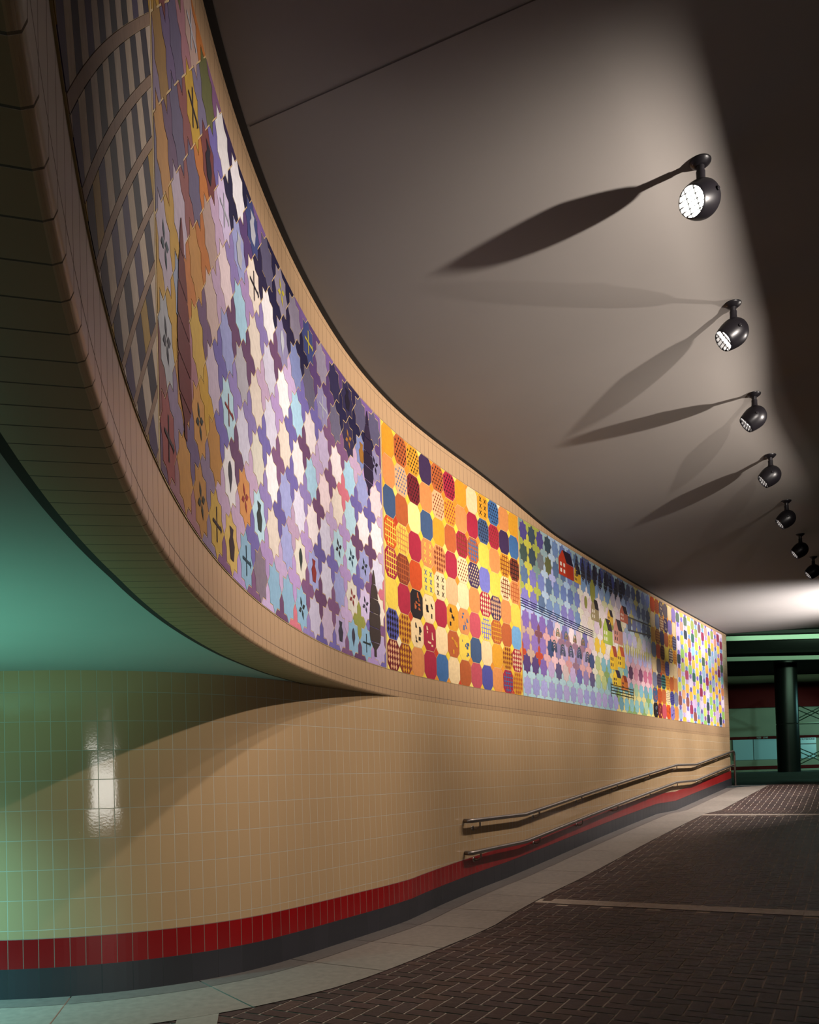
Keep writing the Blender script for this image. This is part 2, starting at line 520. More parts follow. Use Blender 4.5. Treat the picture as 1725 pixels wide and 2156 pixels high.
# bedding under the pavers
ta, tb, oa, ob = -4.0, 27.6, -9.0, 9.0
tt = sorted(set(frange(ta, tb, 1.0) + [7.5, 10.0, 17.0, 18.4, 23.7]))
for t in tt:
    for o in (oa, ob):
        p = dC * t + nC * o; V.append((p.x, p.y, floor_z(p.x, p.y) - 0.006))
for i in range(len(tt) - 1):
    F.append((2 * i, 2 * i + 1, 2 * i + 3, 2 * i + 2)); CC.append(lin((120, 104, 94))); MI.append(1)
PW, G = 0.118, 0.006
def on_band(t):
    return 8.56 < t < 8.82 or 16.72 < t < 16.95
random.seed(3)
def add_paver(x0, y0, x1, y1):
    cx, cy = (x0 + x1) / 2, (y0 + y1) / 2
    p = dC * cx + nC * cy
    d, dist = poly_dist_low(p.x, p.y)
    if d < BORDER - 0.13: return
    if on_band(cx): return
    b = len(V)
    for (t, o) in ((x0 + G, y0 + G), (x1 - G, y0 + G), (x1 - G, y1 - G), (x0 + G, y1 - G)):
        q = dC * t + nC * o; V.append((q.x, q.y, floor_z(q.x, q.y) - 0.001 + random.uniform(-0.0012, 0.0006)))
    F.append((b, b + 1, b + 2, b + 3)); k = random.uniform(0.82, 1.12)
    c = lin(random.choice([(84, 64, 61), (77, 61, 58), (88, 67, 61), (80, 63, 61)]))
    CC.append(tuple(v * k for v in c)); MI.append(0)
for a in range(-70, 150):
    for bq in range(-80, 80):
        # herringbone: lattice (1,1), (2,-2)
        ox, oy = a + 2 * bq, a - 2 * bq
        t0, o0 = ox * PW, oy * PW
        if not (0.5 < t0 < 27.0 and -6.5 < o0 < 5.2): continue
        add_paver(t0, o0, t0 + 2 * PW, o0 + PW)
        add_paver(t0 + 2 * PW, o0 - PW, t0 + 3 * PW, o0 + PW)
fl = mesh_obj('floor', V, F, [M_PAVER, M_JOINT], cols=CC, midx=MI)
struct(fl)

# granite border along the wall and its cross strips
def slab(pts, col, z=0.004, sub=4):
    """quad in plan, subdivided so it follows the ramp"""
    a, b, c, d = [Vector((*p, 0)) for p in pts]
    base = len(SV)
    for i in range(sub + 1):
        f = i / sub
        l, r = a.lerp(d, f), b.lerp(c, f)
        for q in (l, r): SV.append((q.x, q.y, floor_z(q.x, q.y) + z))
    for i in range(sub):
        k = base + 2 * i; SF.append((k, k + 1, k + 3, k + 2)); SCc.append(col)
SV, SF, SCc = [], [], []
random.seed(11)
s = 2.3
while s < S_END - 0.1:
    e = min(s + 0.86, S_END)
    k = random.uniform(0.94, 1.05)
    pale = tuple(v * k for v in lin((146, 134, 122))); dull = tuple(v * k for v in lin((112, 102, 95)))
    cuts = frange(s, e, 0.2); g = 0.004
    for i in range(len(cuts) - 1):
        u0 = cuts[i] + (g if i == 0 else 0); u1 = cuts[i + 1] - (g if i == len(cuts) - 2 else 0)
        slab([lowpt(u0, 0.0), lowpt(u0, 0.225), lowpt(u1, 0.225), lowpt(u1, 0.0)], dull, sub=1)
        slab([lowpt(u0, 0.231), lowpt(u0, BORDER), lowpt(u1, BORDER), lowpt(u1, 0.231)], pale, sub=1)
    s = e
def cross(t0, t1, o0, o1):
    n = 10
    for i in range(n):
        a = o0 + (o1 - o0) * i / n + 0.003; b = o0 + (o1 - o0) * (i + 1) / n - 0.003
        P = [dC * t0 + nC * a, dC * t0 + nC * b, dC * t1 + nC * b, dC * t1 + nC * a]
        slab([(p.x, p.y) for p in P], lin((170, 150, 132)), z=0.003, sub=2)
cross(8.57, 8.82, -2.95, 5.3)
cross(16.73, 16.95, -3.2, 5.3)
slab([(-1.49, 5.3), (-1.24, 5.3), (-0.50, 1.2), (-0.75, 1.2)], lin((150, 140, 128)), z=0.003, sub=8)
V2 = mesh_obj('trim_4', SV, SF, M_STONE, cols=SCc)
struct(V2)

# ------------------------------------------------------------------ mural panels
H0, H1 = EYE + 1.045, EYE + 3.485
PALE = lambda c, k: tuple(min(1, v * k) for v in c)
class Tiles:
    def __init__(s): s.V = []; s.F = []; s.C = []
    def poly(s, pts, col, top=0.0058, bot=0.004, side=True):
        b = len(s.V); n = len(pts)
        for (u, z) in pts: s.V.append((*Upt(u, top), z))
        s.F.append(tuple(range(b, b + n))); s.C.append(col)
        if side:
            for (u, z) in pts: s.V.append((*Upt(u, bot), z))
            for i in range(n):
                j = (i + 1) % n
                s.F.append((b + i, b + n + i, b + n + j, b + j)); s.C.append(col)
    def build(s, name, parent):
        o = mesh_obj(name, s.V, s.F, M_MURAL, parent, cols=s.C)
        return o

def clip(pts, u0, u1, z0, z1):
    def cut(P, inside, inter):
        out = []
        for i in range(len(P)):
            a, b = P[i - 1], P[i]
            if inside(b):
                if not inside(a): out.append(inter(a, b))
                out.append(b)
            elif inside(a): out.append(inter(a, b))
        return out
    def ix(v, ax):
        def f(a, b):
            t = (v - a[ax]) / (b[ax] - a[ax]); return (a[0] + (b[0] - a[0]) * t, a[1] + (b[1] - a[1]) * t)
        return f
    for ins, it in ((lambda p: p[0] >= u0, ix(u0, 0)), (lambda p: p[0] <= u1, ix(u1, 0)),
                    (lambda p: p[1] >= z0, ix(z0, 1)), (lambda p: p[1] <= z1, ix(z1, 1))):
        if not pts: return pts
        pts = cut(pts, ins, it)
    return pts

def shrink(pts, g):
    """pull every vertex in along its corner bisector by about g"""
    n = len(pts); out = []
    ar = sum(pts[i][0] * pts[(i + 1) % n][1] - pts[(i + 1) % n][0] * pts[i][1] for i in range(n))
    sg = 1 if ar > 0 else -1
    for i in range(n):
        a, b, c = Vector(pts[i - 1]), Vector(pts[i]), Vector(pts[(i + 1) % n])
        e1 = b - a; e2 = c - b
        if e1.length < 1e-6 or e2.length < 1e-6: out.append((b.x, b.y)); continue
        e1.normalize(); e2.normalize()
        n1 = Vector((-e1.y, e1.x)) * sg; n2 = Vector((-e2.y, e2.x)) * sg
        m_ = n1 + n2
        if m_.length < 0.2: out.append((b.x, b.y)); continue
        m_.normalize(); k = g / max(0.35, m_.dot(n1))
        out.append((b.x + m_.x * k, b.y + m_.y * k))
    return out

def panel(name, label, u0, u1):
    t = thing(name, label, 'mural', (*Upt((u0 + u1) / 2), H0), group=None)
    inv = Matrix.Translation(-t.location)
    V, F = [], []
    ss = frange(u0, u1, 0.1)
    for s in ss:
        for o, z in ((0.004, H0), (0.004, H1)):
            V.append((*Upt(s, o), z))
        for o, z in ((-0.005, H0), (-0.005, H1)):
            V.append((*Upt(s, o), z))
    for i in range(len(ss) - 1):
        a, b = 4 * i, 4 * i + 4
        F += [(a, b, b + 1, a + 1), (a, a + 2, b + 2, b), (a + 1, b + 1, b + 3, a + 3)]
    F += [(0, 1, 3, 2), (4 * len(ss) - 4, 4 * len(ss) - 2, 4 * len(ss) - 1, 4 * len(ss) - 3)]
    o = mesh_obj('grout_bed', V, F, M_GROUT, t); o.matrix_parent_inverse = inv
    return t, inv

RI = math.cos(math.pi / 4) / math.cos(math.pi / 8)
def star(cu, cz, ru, rz):
    P = []
    for k in range(16):
        a = k * math.pi / 8; r = 1.0 if k % 2 == 0 else RI
        P.append((cu + ru * r * math.cos(a), cz + rz * r * math.sin(a)))
    return P
def crossp(cu, cz, ru, rz):
    """pointed cross left between four stars whose centres are at +-ru, +-rz"""
    P = []
    for qx, qy, a0 in ((-1, -1, 0), (1, -1, 90), (1, 1, 180), (-1, 1, 270)):
        for k in range(4):
            # walk each neighbouring star's edge facing the cross
            a = math.radians(a0 + 90 - k * 22.5) if False else math.radians(a0 + k * 22.5)
            r = 1.0 if k % 2 == 0 else RI
            P.append((cu + qx * ru + ru * r * math.cos(a), cz + qy * rz + rz * r * math.sin(a), a0, k))
    # order around the cross centre
    P.sort(key=lambda p: math.atan2(p[1] - cz, p[0] - cu))
    return [(p[0], p[1]) for p in P]

def star_grid(T, u0, u1, nu, nv, starcol, crosscol, g=0.0032):
    pu, pz = (u1 - u0) / nu, (H1 - H0) / nv
    ru, rz = pu / 2, pz / 2
    cells = []
    for i in range(nu):
        for j in range(nv):
            cu, cz = u0 + (i + 0.5) * pu, H0 + (j + 0.5) * pz
            T.poly(shrink(star(cu, cz, ru, rz), g), starcol((cu - u0) / (u1 - u0), (cz - H0) / (H1 - H0)))
            cells.append((cu, cz))
    for i in range(nu + 1):
        for j in range(nv + 1):
            cu, cz = u0 + i * pu, H0 + j * pz
            P = clip(crossp(cu, cz, ru, rz), u0 + 0.002, u1 - 0.002, H0 + 0.002, H1 - 0.002)
            if len(P) > 2:
                T.poly(shrink(P, g * 0.8), crosscol((cu - u0) / (u1 - u0), (cz - H0) / (H1 - H0)))
    return cells
def pick(*cs):
    c = lin(random.choice(cs)); k = random.uniform(0.92, 1.08)
    return tuple(min(1, v * k) for v in c)

# ---- strip panel over the passage
random.seed(21)
U_A, U_B, U_C, U_D, U_E, U_F = 2.76, 8.16, 11.84, 18.18, 20.04, 24.40
t, inv = panel('mural_panel', 'slanting purple, cream and gold strip tile panel at the dark upper left', -0.6, U_A - 0.006)
T = Tiles(); rowp = 0.21; barw = 0.046
nrow = 0
q = -3.6
while q < 4.0:
    # a row lies between the lines (s - z') = q and q + rowp, z' measured from H0
    st = 0.21; k = 0; v = -1.0
    row_shift = random.uniform(0, 1)
    while v < 6.0:
        # strip parallelogram in (a = s - z', b = s + z')
        a0, a1 = q + barw / 2, q + rowp - barw / 2
        b0, b1 = v + 0.002, v + st - 0.003
        P = [((a + b) / 2, H0 + (b - a) / 2) for a, b in ((a0, b0), (a1, b0), (a1, b1), (a0, b1))]
        P = clip(P, -0.58, U_A - 0.02, H0 + 0.004, H1 - 0.004)
        if len(P) > 2:
            dark = (k + nrow) % 2 == 0
            if dark: c = pick((46, 32, 60), (38, 28, 54), (80, 66, 104), (28, 22, 38))
            else: c = pick((226, 202, 176), (220, 198, 178), (212, 190, 172)) if random.random() > 0.16 else pick((206, 160, 40), (190, 150, 60))
            T.poly(P, c)
        v += st; k += 1
    # the plain tan bar between two rows
    cb = pick((176, 140, 112), (168, 134, 110)); v = -1.0
    while v < 6.5:
        P = [((a + b) / 2, H0 + (b - a) / 2) for a, b in ((q - barw / 2 + 0.003, v), (q + barw / 2 - 0.003, v), (q + barw / 2 - 0.003, v + .209), (q - barw / 2 + 0.003, v + .209))]
        P = clip(P, -0.58, U_A - 0.02, H0 + 0.004, H1 - 0.004)
        if len(P) > 2: T.poly(P, cb)
        v += 0.21
    q += rowp; nrow += 1
T.build('tiles', t).matrix_parent_inverse = inv

# ---- star and cross panel
random.seed(5)
LT = [(246, 240, 246), (248, 224, 228), (242, 226, 212), (176, 214, 236), (166, 170, 220), (216, 198, 232), (238, 230, 216), (224, 218, 238), (250, 244, 246), (190, 222, 236), (248, 234, 236)]
def s_star(u, v):
    r = random.random()
    if v > 0.86 and u > 0.35: return pick((62, 54, 92), (52, 46, 78), (96, 90, 118), (70, 78, 130), (84, 70, 110), (150, 140, 160))
    if v > 0.72 and u > 0.5: return pick((86, 80, 112), (110, 104, 128), (150, 142, 180), (140, 150, 200), (190, 180, 200), (60, 52, 84))
    if u < 0.22:
        if v > 0.55: return pick((168, 128, 70), (112, 112, 72), (190, 160, 150), (130, 70, 70), (150, 140, 160), (200, 160, 60), (110, 100, 130))
        return pick((196, 178, 196), (202, 146, 80), (216, 176, 86), (214, 186, 180), (160, 170, 196), (166, 84, 84), (190, 190, 196))
    if u < 0.4 and r < 0.25: return pick((216, 150, 90), (226, 190, 110), (186, 180, 190))
    if v < 0.14: return pick((196, 178, 218), (212, 190, 216), (150, 190, 218), (140, 124, 140), (204, 196, 220))
    return pick(*LT)
def s_cross(u, v):
    r = random.random()
    if v > 0.75 and u > 0.3: return pick((60, 46, 84), (48, 40, 74), (96, 70, 120), (40, 36, 70), (130, 100, 160))
    if u < 0.22:
        return pick((120, 100, 140), (170, 120, 130), (150, 90, 90), (130, 120, 150), (196, 120, 60), (112, 84, 116), (150, 130, 160), (206, 160, 60))
    if r < 0.035: return pick((214, 120, 136))
    if r < 0.075: return pick((158, 160, 80), (232, 210, 100))
    return pick((122, 110, 178), (108, 96, 160), (132, 92, 132), (186, 156, 208), (204, 178, 218), (150, 132, 190), (112, 76, 112), (200, 170, 200))
t, inv = panel('mural_panel', 'large lavender and white star and cross tile panel on the bend of the wall', U_A, U_B - 0.006)
T = Tiles()
cells = star_grid(T, U_A + 0.015, U_B - 0.02, 16, 7, s_star, s_cross, g=0.0042)
def motif(T, cu, cz, r, col, kind):
    if kind == 0:      # four petals
        for k in range(4):
            a = k * math.pi / 2 + 0.4
            P = [(cu + r * (0.1 * math.cos(a)), cz + r * 0.1 * math.sin(a))]
            for d, rr in ((-0.45, 0.55), (0, 1.0), (0.45, 0.55)): P.append((cu + r * rr * math.cos(a + d), cz + r * rr * math.sin(a + d)))
            T.poly(P, col, top=0.0082, side=False)
    elif kind == 1:    # leaf on a stalk
        P = [(cu, cz - r)] + [(cu + r * 0.5 * math.sin(k), cz + r * 0.7 * -math.cos(k) + 0.2 * r) for k in (0.5, 1.2, 1.9, 2.6)] + [(cu, cz + r)] + \
            [(cu - r * 0.5 * math.sin(k), cz + r * 0.7 * -math.cos(k) + 0.2 * r) for k in (2.6, 1.9, 1.2, 0.5)]
        T.poly(P, col, top=0.0082, side=False)
    elif kind == 2:    # arrow cross
        w_ = r * 0.1
        T.poly([(cu - r, cz - w_), (cu + r, cz - w_), (cu + r, cz + w_), (cu - r, cz + w_)], col, top=0.0082, side=False)
        T.poly([(cu - w_, cz - r), (cu + w_, cz - r), (cu + w_, cz + r), (cu - w_, cz + r)], col, top=0.0082, side=False)
        T.poly([(cu + r, cz - 3 * w_), (cu + r * 1.3, cz), (cu + r, cz + 3 * w_)], col, top=0.0082, side=False)
    else:              # pot
        T.poly([(cu - r * .4, cz - r), (cu + r * .4, cz - r), (cu + r * .75, cz), (cu + r * .3, cz + r * .5), (cu + r * .5, cz + r), (cu - r * .5, cz + r), (cu - r * .3, cz + r * .5), (cu - r * .75, cz)], col, top=0.0082, side=False)
for (cu, cz) in cells:
    u = (cu - U_A) / (U_B - U_A); v = (cz - H0) / (H1 - H0)
    if v < 0.36 and random.random() < (0.62 if v < 0.25 else 0.32):
        motif(T, cu, cz, 0.085, pick((58, 44, 52), (46, 70, 84), (150, 60, 60), (70, 66, 80), (52, 60, 60)), random.randrange(4))
    elif v > 0.7 and random.random() < 0.4:
        motif(T, cu, cz, 0.09, pick((190, 190, 200), (40, 34, 50), (206, 190, 70), (160, 110, 50)), random.randrange(4))
def cypress(T, u, z0, z1, w_, col):
    n = 12; P = []
    prof = [0.10, 0.10, 0.42, 0.5, 0.46, 0.5, 0.44, 0.40, 0.34, 0.28, 0.16, 0.12, 0.02]
    for i in range(n + 1): P.append((u + w_ * prof[i], z0 + (z1 - z0) * i / n))
    for i in range(n, -1, -1): P.append((u - w_ * prof[i] * 0.9, z0 + (z1 - z0) * i / n))
    for k in range(6):
        a = z0 + (z1 - z0) * k / 6 + 0.003; b = z0 + (z1 - z0) * (k + 1) / 6 - 0.003
        Q = clip(P, u - 1, u + 1, a, b)
        if len(Q) > 2: T.poly(Q, PALE(col, random.uniform(0.85, 1.15)), top=0.0088, side=False)
cypress(T, 3.30, EYE + 1.36, EYE + 2.26, 0.30, lin((110, 40, 42)))
cypress(T, 7.86, EYE + 1.12, EYE + 1.94, 0.30, lin((74, 62, 58)))
cypress(T, 7.80, EYE + 2.62, EYE + 3.42, 0.26, lin((50, 38, 62)))
T.build('tiles', t).matrix_parent_inverse = inv

# ---- octagon quilt panels
GO, OR, NV, CR, YE, CM, RU, RO = (226, 160, 48), (224, 146, 84), (72, 94, 130), (176, 44, 66), (248, 212, 84), (248, 216, 164), (190, 98, 52), (200, 84, 96)
PU, PY, PE, OG, MA, BR, BL, SK, PW2, IN, BK = (70, 50, 84), (250, 236, 150), (236, 180, 130), (214, 84, 36), (120, 36, 44), (140, 64, 40), (70, 110, 160), (120, 172, 216), (124, 124, 200), (84, 84, 156), (40, 32, 34)
Q1 = [  # columns left to right, rows top to bottom: (tile colour, pattern, pattern colour)
 [(GO,), (OR,), (NV,), (OG, 'g', YE), (CR, 'g', YE), (YE,), (IN, 'd', BK), (MA, 'd', PE)],
 [(RU, 'o', BK), (PE, 'o', BL), (RU,), (YE, 'g', OR), (BR, 'g', RU), (CR,), (GO, 'd', BR), (BR, 'd', GO)],
 [(GO, 'o', BK), (MA, 'o', BK), (PY,), (CR,), (OG,), (BK, 'b', RU), (CM, 'b', BK), (OR,)],
 [(PU,), (OR,), (NV,), (OR, 'x', YE), (YE, 'x', BL), (CM, 'b', BK), (CR, 'b', CM), (CR,)],
 [(RU, 'o', BK), (PE, 'o', BR), (GO,), (OR, 'd', BR), (CM, 'x', BK), (CR,), (CM,), (BL,)],
 [(CR, 'o', BK), (GO, 'o', CR), (RU,), (CR,), (PE,), (GO, 'b', BK), (RU, 'b', GO), (CM,)],
 [(GO,), (OR,), (CR, 'g', BR), (CM, 'o', BR), (CM,), (OR, 'b', BL), (YE, 'b', NV), (RU,)],
 [(CM,), (CR,), (RU, 'g', BL), (PU, 'o', CM), (OR,), (RO,), (NV,), (RO,)],
 [(GO, 'x', BK), (NV, 'o', BK), (YE,), (PW2,), (CR, 'd', CM), (YE, 'g', PW2), (CM,), (IN,)],
 [(BL, 'o', BK), (CR, 'o', BR), (OR,), (YE,), (PU, 'd', PE), (RU, 'g', GO), (GO,), (OR,)],
 [(OR,), (PU,), (GO, 'g', BR), (CM, 'g', BR), (OR,), (RU,), (GO, 'd', BR), (CR, 'g', BL)],
 [(GO,), (BL,), (BR, 'g', BK), (OR, 'g', RU), (YE,), (SK,), (CR, 'd', CM), (GO, 'd', RU)]]
GR, BG, TE, LI = (128, 132, 158), (108, 92, 96), (70, 130, 124), (140, 120, 180)
Q2 = [
 [(OG,), (CM,), (GO,), (GR,), (CM,), (GR,), (NV, 'b', OG), (BK, 'b', GR)],
 [(RU, 'o', BR), (GR,), (BR, 'g', GO), (OG,), (BG,), (BG, 'd', PU), (OG, 'g', RU), (MA, 'b', OR)],
 [(BG, 'b', CM), (BR, 'g', CM), (PU,), (BR, 'd', BK), (OR, 'g', RU), (TE, 'd', BK), (RU,), (RO,)],
 [(BG,), (PU, 'b', CM), (RU,), (YE,), (IN, 'g', LI), (GO, 'g', RU), (CM, 'o', BK), (OG, 'b', BR)],
 [(CM,), (LI,), (GO, 'x', BR), (PU, 'd', CM), (CM,), (RU,), (IN, 'o', BK), (LI, 'b', IN)],
 [(LI,), (CM,), (PU, 'd', GR), (GO, 'g', RU), (CM,), (OR,), (GR,), (OR,)]]
def octa(cu, cz, ru, rz, c=0.2):
    return [(cu - ru + 2 * ru * c, cz - rz), (cu + ru - 2 * ru * c, cz - rz), (cu + ru, cz - rz + 2 * rz * c), (cu + ru, cz + rz - 2 * rz * c),
            (cu + ru - 2 * ru * c, cz + rz), (cu - ru + 2 * ru * c, cz + rz), (cu - ru, cz + rz - 2 * rz * c), (cu - ru, cz - rz + 2 * rz * c)]
def deco(T, cu, cz, ru, rz, kind, col, c):
    O = dict(top=0.0082, side=False)
    def inside(x, y): return abs(x) <= 0.86 and abs(y) <= 0.86 and abs(x) + abs(y) < 1.3
    def pp(P, cc=col): 
        T.poly([(cu + x * ru, cz + y * rz) for x, y in P], cc, **O)
    if kind == 'o':
        for i in range(-2, 3):
            for j in range(-3, 4):
                x, y = i * 0.36 + (0.12 if j % 2 else -0.06), j * 0.25
                if inside(x, y): pp([(x - .09, y), (x, y - .1), (x + .09, y + .02), (x, y + .11)], PALE(col, random.uniform(.8, 1.2)))
    elif kind == 'g':
        for i in range(-2, 3):
            x = i * 0.36; l = min(0.9, 1.28 - abs(x)); pp([(x - .045, -l), (x + .045, -l), (x + .045, l), (x - .045, l)])
            T.poly([(cu - l * ru, cz + (x - .04) * rz), (cu + l * ru, cz + (x - .04) * rz), (cu + l * ru, cz + (x + .04) * rz), (cu - l * ru, cz + (x + .04) * rz)], col, top=0.0082, side=False)
    elif kind == 'd':
        for i in range(-2, 3):
            for j in range(-2, 3):
                x, y = i * 0.38, j * 0.38
                if inside(x, y): pp([(x - .16, y), (x, y - .19), (x + .16, y), (x, y + .19)])
    elif kind == 'x':
        for i in (-0.42, 0.42):
            for j in (-0.55, 0.0, 0.55):
                pp([(i - .2, j - .16), (i - .13, j - .2), (i, j - .05), (i + .13, j - .2), (i + .2, j - .16), (i + .05, j), (i + .2, j + .16), (i + .13, j + .2), (i, j + .05), (i - .13, j + .2), (i - .2, j + .16), (i - .05, j)])
    elif kind == 'b':
        for k in range(7):
            x, y = random.uniform(-.6, .5), random.uniform(-.75, .6)
            w_, h_ = random.uniform(.12, .4), random.uniform(.12, .4)
            if inside(x + w_, y + h_) and inside(x, y): pp([(x, y), (x + w_, y), (x + w_ * random.choice((1, .4)), y + h_), (x, y + h_)])
def quilt(label, u0, u1, Q, seed):
    random.seed(seed)
    t, inv = panel('mural_panel', label, u0, u1 - 0.006)
    T = Tiles(); nu, nv = len(Q), 8
    a, b = u0 + 0.008, u1 - 0.014
    pu, pz = (b - a) / nu, (H1 - H0) / nv
    for i in range(nu):
        for j in range(nv):
            cu, cz = a + (i + .5) * pu, H1 - (j + .5) * pz
            e = Q[i][j]; c = PALE(lin(e[0]), random.uniform(.94, 1.06))
            T.poly(shrink(octa(cu, cz, pu / 2, pz / 2), 0.0032), c)
            if len(e) > 1: deco(T, cu, cz, pu / 2, pz / 2, e[1], lin(e[2]), c)
    for i in range(nu + 1):
        for j in range(nv + 1):
            cu, cz = a + i * pu, H1 - j * pz; k = 0.2
            P = clip([(cu - pu * k, cz), (cu, cz - pz * k), (cu + pu * k, cz), (cu, cz + pz * k)], a, b, H0 + .002, H1 - .002)
            if len(P) > 2:
                T.poly(shrink(P, 0.003), pick((250, 214, 70), (248, 222, 110), (244, 196, 60), (236, 150, 50)) if random.random() > .07 else pick((206, 70, 40), (250, 236, 200)))
    T.build('tiles', t).matrix_parent_inverse = inv
quilt('gold, orange and crimson octagon quilt tile panel right of the star panel', U_B, U_C, Q1, 8)

# ---- garden panel
random.seed(14)
def g_star(u, v):
    if v < 0.15 and u < 0.66: return pick((176, 172, 224), (168, 166, 220), (190, 178, 226))
    if u < 0.13 and 0.06 < v < 0.5: return pick((132, 104, 176), (96, 72, 128), (150, 120, 190), (232, 196, 206))
    if v < 0.5 and u < 0.47:
        if v < 0.26: return pick((200, 176, 216), (120, 112, 180), (156, 136, 186), (232, 208, 206), (100, 90, 130))
        if v < 0.40: return pick((70, 84, 130), (128, 118, 186), (150, 136, 180), (216, 186, 208), (190, 170, 210))
        return pick((206, 190, 226), (240, 214, 220), (232, 206, 216), (128, 120, 184), (246, 224, 226))
    if u < 0.2 and v > 0.74: return pick((76, 92, 84), (104, 106, 66), (90, 78, 140), (66, 80, 92), (120, 124, 130))
    if u < 0.36 and v > 0.48: return pick((108, 128, 182), (124, 136, 196), (132, 124, 190), (96, 118, 152), (120, 146, 190))
    if v > 0.84 and 0.3 < u < 0.78: return pick((62, 60, 78), (78, 84, 140), (56, 54, 66), (84, 82, 90), (92, 104, 160))
    if v > 0.76 and 0.3 < u < 0.78: return pick((130, 160, 200), (150, 170, 205), (200, 190, 206))
    if u > 0.76 and v > 0.58: return pick((118, 134, 178), (104, 114, 150), (140, 154, 206), (126, 128, 170), (96, 100, 126))
    if u > 0.66 and 0.38 < v <= 0.58: return pick((214, 206, 238), (222, 214, 240), (196, 190, 236), (226, 218, 170))
    if u > 0.74 and 0.2 < v <= 0.38: return pick((214, 120, 150), (132, 78, 110), (226, 150, 170), (110, 74, 104))
    if u > 0.5 and v < 0.36: return pick((140, 194, 206), (150, 200, 200), (176, 206, 170), (128, 176, 190), (196, 208, 140))
    if 0.5 < u < 0.68 and v < 0.52: return pick((248, 206, 66), (240, 190, 60), (250, 236, 220), (206, 110, 60))
    return pick((240, 216, 220), (236, 208, 216), (246, 230, 226), (228, 206, 222), (240, 224, 200))
def g_cross(u, v):
    if v < 0.2 and u < 0.66: return pick((186, 218, 226), (176, 212, 220))
    if u < 0.12 and v < 0.5: return pick((196, 76, 50), (130, 80, 90), (200, 170, 150))
    if v < 0.5 and u < 0.47: return pick((232, 176, 176), (226, 160, 160), (240, 196, 200), (160, 120, 140))
    if u < 0.14 and v > 0.62: return pick((206, 200, 80), (130, 160, 150), (170, 176, 80))
    if u < 0.36 and v > 0.48: return pick((186, 208, 230), (170, 196, 226), (160, 186, 190), (176, 180, 226))
    if v > 0.8 and 0.3 < u < 0.78: return pick((160, 186, 196), (120, 140, 180), (90, 100, 130))
    if u > 0.76 and v > 0.58: return pick((190, 208, 220), (210, 200, 130), (160, 176, 200))
    if u > 0.74 and 0.2 < v <= 0.38: return pick((244, 200, 206), (236, 184, 196))
    if u > 0.5 and v < 0.36: return pick((240, 226, 130), (236, 222, 150), (150, 180, 110))
    return pick((244, 226, 224), (240, 234, 210), (230, 226, 180), (248, 236, 232))
t, inv = panel('mural_panel', 'long garden panel of blue, pink and violet tiles between the two quilts', U_C, U_D - 0.006)
T = Tiles()
gc = star_grid(T, U_C + .01, U_D - .016, 21, 8, g_star, g_cross, g=0.0026)
def gu(u): return U_C + u * (U_D - U_C)
def gv(v): return H0 + v * (H1 - H0)
def gable(u, v, w_, h_, wall, roof, side=True):
    x, z = gu(u), gv(v); O = dict(top=0.0088, side=False)
    T.poly([(x, z), (x + w_, z), (x + w_, z + h_ * .62), (x + w_ * .5, z + h_), (x, z + h_ * .62)], lin(wall), **O)
    if side:
        T.poly([(x + w_, z), (x + w_ * 1.9, z), (x + w_ * 1.9, z + h_ * .55), (x + w_, z + h_ * .55)], PALE(lin(wall), .85), **O)
        T.poly([(x + w_, z + h_ * .56), (x + w_ * 1.9, z + h_ * .56), (x + w_ * 1.5, z + h_), (x + w_ * .52, z + h_)], lin(roof), **O)
    for i in range(2):
        for j in range(2):
            a, b = x + w_ * (.18 + .4 * i), z + h_ * (.12 + .24 * j)
            T.poly([(a, b), (a + w_ * .2, b), (a + w_ * .2, b + h_ * .14), (a, b + h_ * .14)], lin((70, 50, 60)) if wall[0] > 200 else lin((246, 236, 220)), top=0.0095, side=False)
for a in [(.235, .80, .34, .40, (196, 64, 40), (50, 36, 50)), (.34, .80, .16, .28, (240, 190, 60), (50, 40, 40)), (.46, .60, .2, .36, (170, 150, 110), (50, 40, 44)),
          (.55, .47, .26, .44, (176, 196, 80), (54, 40, 46)), (.64, .5, .26, .44, (216, 150, 130), (64, 50, 54)), (.70, .68, .24, .30, (200, 110, 84), (60, 40, 44)),
          (.60, .30, .22, .42, (248, 200, 50), (170, 74, 50)), (.665, .33, .22, .38, (250, 206, 60), (200, 90, 60)), (.62, .18, .24, .30, (250, 210, 60), (60, 46, 70)),
          (.59, .62, .16, .26, (240, 190, 70), (50, 40, 50)), (.69, .17, .2, .26, (226, 130, 60), (150, 70, 50))]:
    gable(*a)
def arches(u, v, r, cols):
    x, z = gu(u), gv(v)
    for k in range(4):
        ro, ri = r * (1 - k * .22), r * (1 - k * .22 - .12)
        P = [(x + ro * .8 * math.cos(a), z + ro * 1.3 * math.sin(a)) for a in [i * math.pi / 8 for i in range(9)]]
        P += [(x + ri * .8 * math.cos(a), z + ri * 1.3 * math.sin(a)) for a in [i * math.pi / 8 for i in range(8, -1, -1)]]
        T.poly(P, lin(cols[k % len(cols)]), top=0.0088, side=False)
for u_ in (.19, .245, .30, .36, .42):
    arches(u_, .30 + random.uniform(-.01, .01), .14, [(58, 92, 92), (70, 80, 120)])
for u_ in (.215, .27, .33, .39): arches(u_, .40, .1, [(90, 130, 90), (220, 150, 90)])
def rail_line(u0, u1, v0, v1, n, gap, col, wd=.012):
    for k in range(n):
        a, b = gv(v0) - k * gap, gv(v1) - k * gap; m_ = 8
        for i in range(m_):
            f, g_ = i / m_, (i + 1) / m_
            ua, ub = gu(u0 + (u1 - u0) * f), gu(u0 + (u1 - u0) * g_); za, zb = a + (b - a) * f, a + (b - a) * g_
            T.poly([(ua, za), (ub, zb), (ub, zb + wd), (ua, za + wd)], lin(col), top=0.0095, side=False)
